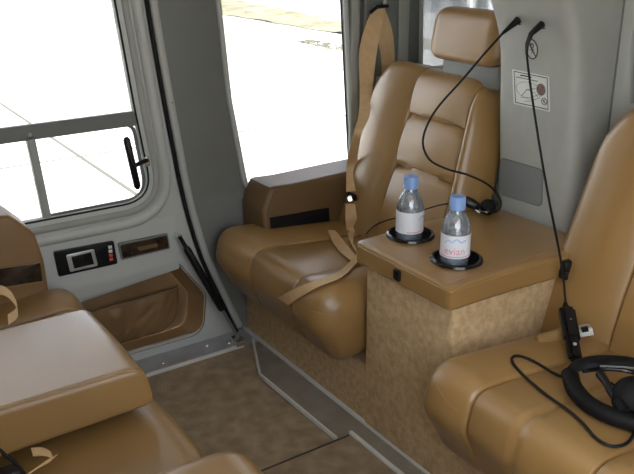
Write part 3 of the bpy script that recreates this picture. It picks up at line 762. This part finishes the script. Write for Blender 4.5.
bottle(cups[0]+Vector((-.003, .001, 0)), 'small water bottle with blue cap in the cup holder nearer the window', False, 1.4)
bottle(cups[1]+Vector((-.003, .003, 0)), 'small water bottle with pink lettering in the cup holder nearer the camera', True, -.02)

# ------------------------------------------------------------ plugs, cords and headsets
zt_ = .478
# first headset: plug high on the pillar, cord swinging left, control box on the lid
h1 = hc = thing('headset', 'small black headset behind the bottles, its cord looping up to the left pillar socket', 'headset', (1.3, 1.27, .478), 'headsets with cords')
p0 = at(518, 20, 0, 1.325); p1_ = at(503, 33, 0, 1.285)
obj('jack_plug', tube([p0, p0.lerp(p1_, .25), p0.lerp(p1_, .6), p1_], lambda t: .0085-.005*t, seg=14), BLK, h1)
obj('socket', lathe([(0, .004), (.010, .004), (.012, 0)], p0+Vector((.006, 0, 0)), axis=(-1, 0, -.3), seg=20), RUB, pil)
c1 = [p1_, at(485, 53, 0, 1.24), at(462, 80, 0, 1.20), at(438, 107, 0, 1.17), at(426, 128, 0, 1.15), at(423, 145, 0, 1.14), at(430, 160, 0, 1.14), at(447, 169, 0, 1.16), at(468, 175, 0, 1.20), at(487, 184, 0, 1.25), at(498, 195, 0, 1.28), at(501, 205, 0, 1.29), at(496, 212, 2, .488), at(486, 211, 2, .488)]
obj('cord', tube(c1, .0024, seg=8, n=10), RUB, h1)
k0 = at(497, 210, 2, .492); k1 = at(478, 207, 2, .494); k2 = at(463, 199, 2, .492)
obj('ear_cup', lathe([(0, .010), (.012, .010), (.018, .004), (.018, -.006), (.012, -.012), (0, -.012)], at(488, 207, 2, .492), axis=(-.5, -.6, .6), seg=24), PAD, hc)
obj('control_box', tube([k1, k1.lerp(k2, .3), k1.lerp(k2, .8), k2+Vector((-.01, .01, 0))], lambda t: .012 if .1 < t < .9 else .008, seg=10, squash=.8), BLK, hc)
obj('boom', tube([k0, k1+Vector((-.005, -.02, -.006)), k2+Vector((.0, -.02, -.008))], .004, seg=8, n=6), BLKG, hc)
obj('metal_pin', cyl(at(476, 210, 2, .492), at(480, 213, 2, .490), .0018), CHROME, hc)
cc = [at(463, 203, 2, .484), at(440, 205, 2, .4775), at(405, 216, 2, .4775), at(388, 220, 2, .4775), at(374, 226, 2, .4775), at(366, 234, 2, .4775)]
obj('thin_cord', tube(cc, .0016, seg=8, n=8), RUB, hc)
# second headset on the near seat
h2_ = hs = thing('headset', 'large black headset lying on the near seat, cord plugged into the right pillar socket', 'headset', (1.1, .75, .35), 'headsets with cords')
p0 = at(542, 24, 0, 1.325); p1_ = at(531, 34, 0, 1.295); p2_ = at(527, 44, 0, 1.29)
obj('jack_plug', tube([p0, p0.lerp(p1_, .5), p1_, p2_, at(526.5, 54, 0, 1.285)], lambda t: .0080-.005*t, seg=14), BLK, h2_)
obj('socket', lathe([(0, .004), (.010, .004), (.012, 0)], p0+Vector((.006, 0, 0)), axis=(-1, 0, -.3), seg=20), RUB, pil)
bx0 = at(566, 307, 1, .93); bx1 = hit(575, 366, cus2, .012)
c2 = [at(526.5, 52, 0, 1.285), at(529, 75, 0, 1.27), at(534, 110, 0, 1.25), at(541, 155, 0, 1.21), at(549, 200, 1, .975), at(558, 245, 1, .965), at(563, 275, 1, .955), at(565, 296, 1, .94), bx0]
obj('cord', tube(c2, .0024, seg=8, n=10), RUB, h2_)
D = (bx1-bx0)
def obox(c, ex, ey, ez, bev):
    b_ = box(-1, 1, -1, 1, -1, 1)
    for v in b_.verts: v.co = Vector(c)+ex*v.co.x+ey*v.co.y+ez*v.co.z
    bmesh.ops.bevel(b_, geom=list(b_.edges), offset=bev, segments=4, affect='EDGES')
    return b_
dn = D.normalized(); sd_ = dn.cross(FW).normalized(); fr_ = sd_.cross(dn).normalized()
cbx = obj('control_box', obox(bx0+D*.34, dn*(D.length*.33), sd_*.0155, fr_*.012, .007), BLK, hs)
obj('control_box_tail', obox(bx0+D*.78, dn*(D.length*.23), sd_*.0120, fr_*.009, .005), BLK, hs)
obj('strain_relief', tube([bx0-D*.10, bx0+D*.04], lambda t: .003+.004*t, seg=10), RUB, hs)
for k in (.25, .38, .52, .70):
    c_ = bx0+D*k-FW*.0125; obj('button', lathe([(0, .003), (.003, .0028), (.0042, 0)], c_, axis=-FW, seg=12), SILVER if k in (.25, .70) else BLKG, cbx)
zz = .362
hb = [at(570, 372, 2, zz+.012), at(577, 366, 2, zz+.03), at(592, 362, 2, zz+.04), at(612, 361, 2, zz+.04), at(636, 364, 2, zz+.04), at(655, 372, 2, zz+.03)]
obj('headband', tube(hb, .013, seg=10, n=8, squash=.5), PAD, hs)
ha_ = [at(570, 374, 2, zz+.010), at(574, 388, 2, zz+.008), at(586, 402, 2, zz+.006), at(604, 413, 2, zz+.004), at(624, 420, 2, zz+.002), at(645, 426, 2, zz)]
obj('headband_pad', tube(ha_, .0150, seg=12, n=8), PAD, hs)
obj('cable_clip', tube([at(600, 366, 2, zz+.045), at(622, 367, 2, zz+.045), at(642, 369, 2, zz+.045)], .0016, seg=6), GREY_D, hs)
obj('wire_yoke', tube([at(583, 371, 2, zz+.03), at(600, 369, 2, zz+.03), at(622, 370, 2, zz+.03), at(640, 374, 2, zz+.03)], .004, seg=8, n=8), BLKG, hs)
obj('boom_arm', tube([at(600, 374, 2, zz+.03), at(607, 384, 2, zz+.028), at(612, 395, 2, zz+.02), at(622, 406, 2, zz+.015)], lambda t: .008-.004*t, seg=10, n=6), BLK, hs)
obj('boom_wire', tube([at(604, 379, 2, zz+.03), at(618, 388, 2, zz+.02), at(630, 402, 2, zz+.015), at(634, 420, 2, zz+.01)], .002, seg=8, n=8), BLKG, hs)
obj('microphone', tube([at(618, 402, 2, zz+.02), at(621, 407, 2, zz+.018), at(625, 412, 2, zz+.016)], .009, seg=12), PAD, hs)
obj('ear_cup', lathe([(0, .022), (.022, .020), (.034, .008), (.036, -.004), (.030, -.014), (0, -.014)], at(634, 398, 2, zz+.02), axis=(-.6, -.7, .5), seg=28), PAD, hs)
zc = .362
at_ = at
def at(x, y, a_=2, v=0): return hit(x, y, cus2, .004) if a_ == 2 else at_(x, y, a_, v)
ca = [at(571, 381, 2, zc+.01), at(555, 376, 2, zc+.004), at(535, 364, 2, zc+.003), at(520, 358, 2, zc+.004), at(512, 359, 2, zc+.004), at(513, 366, 2, zc+.002), at(526, 380, 2, zc-.006), at(546, 397, 2, zc-.006), at(566, 411, 2, zc-.006), at(582, 425, 2, zc-.004), at(595, 440, 2, zc-.002), at(610, 448, 2, zc+.002), at(625, 446, 2, zc+.004), at(633, 436, 2, zc+.004), at(634, 422, 2, zc+.006), at(628, 410, 2, zc+.01)]
obj('cable', tube(ca, .0027, seg=8, n=10), RUB, hs)
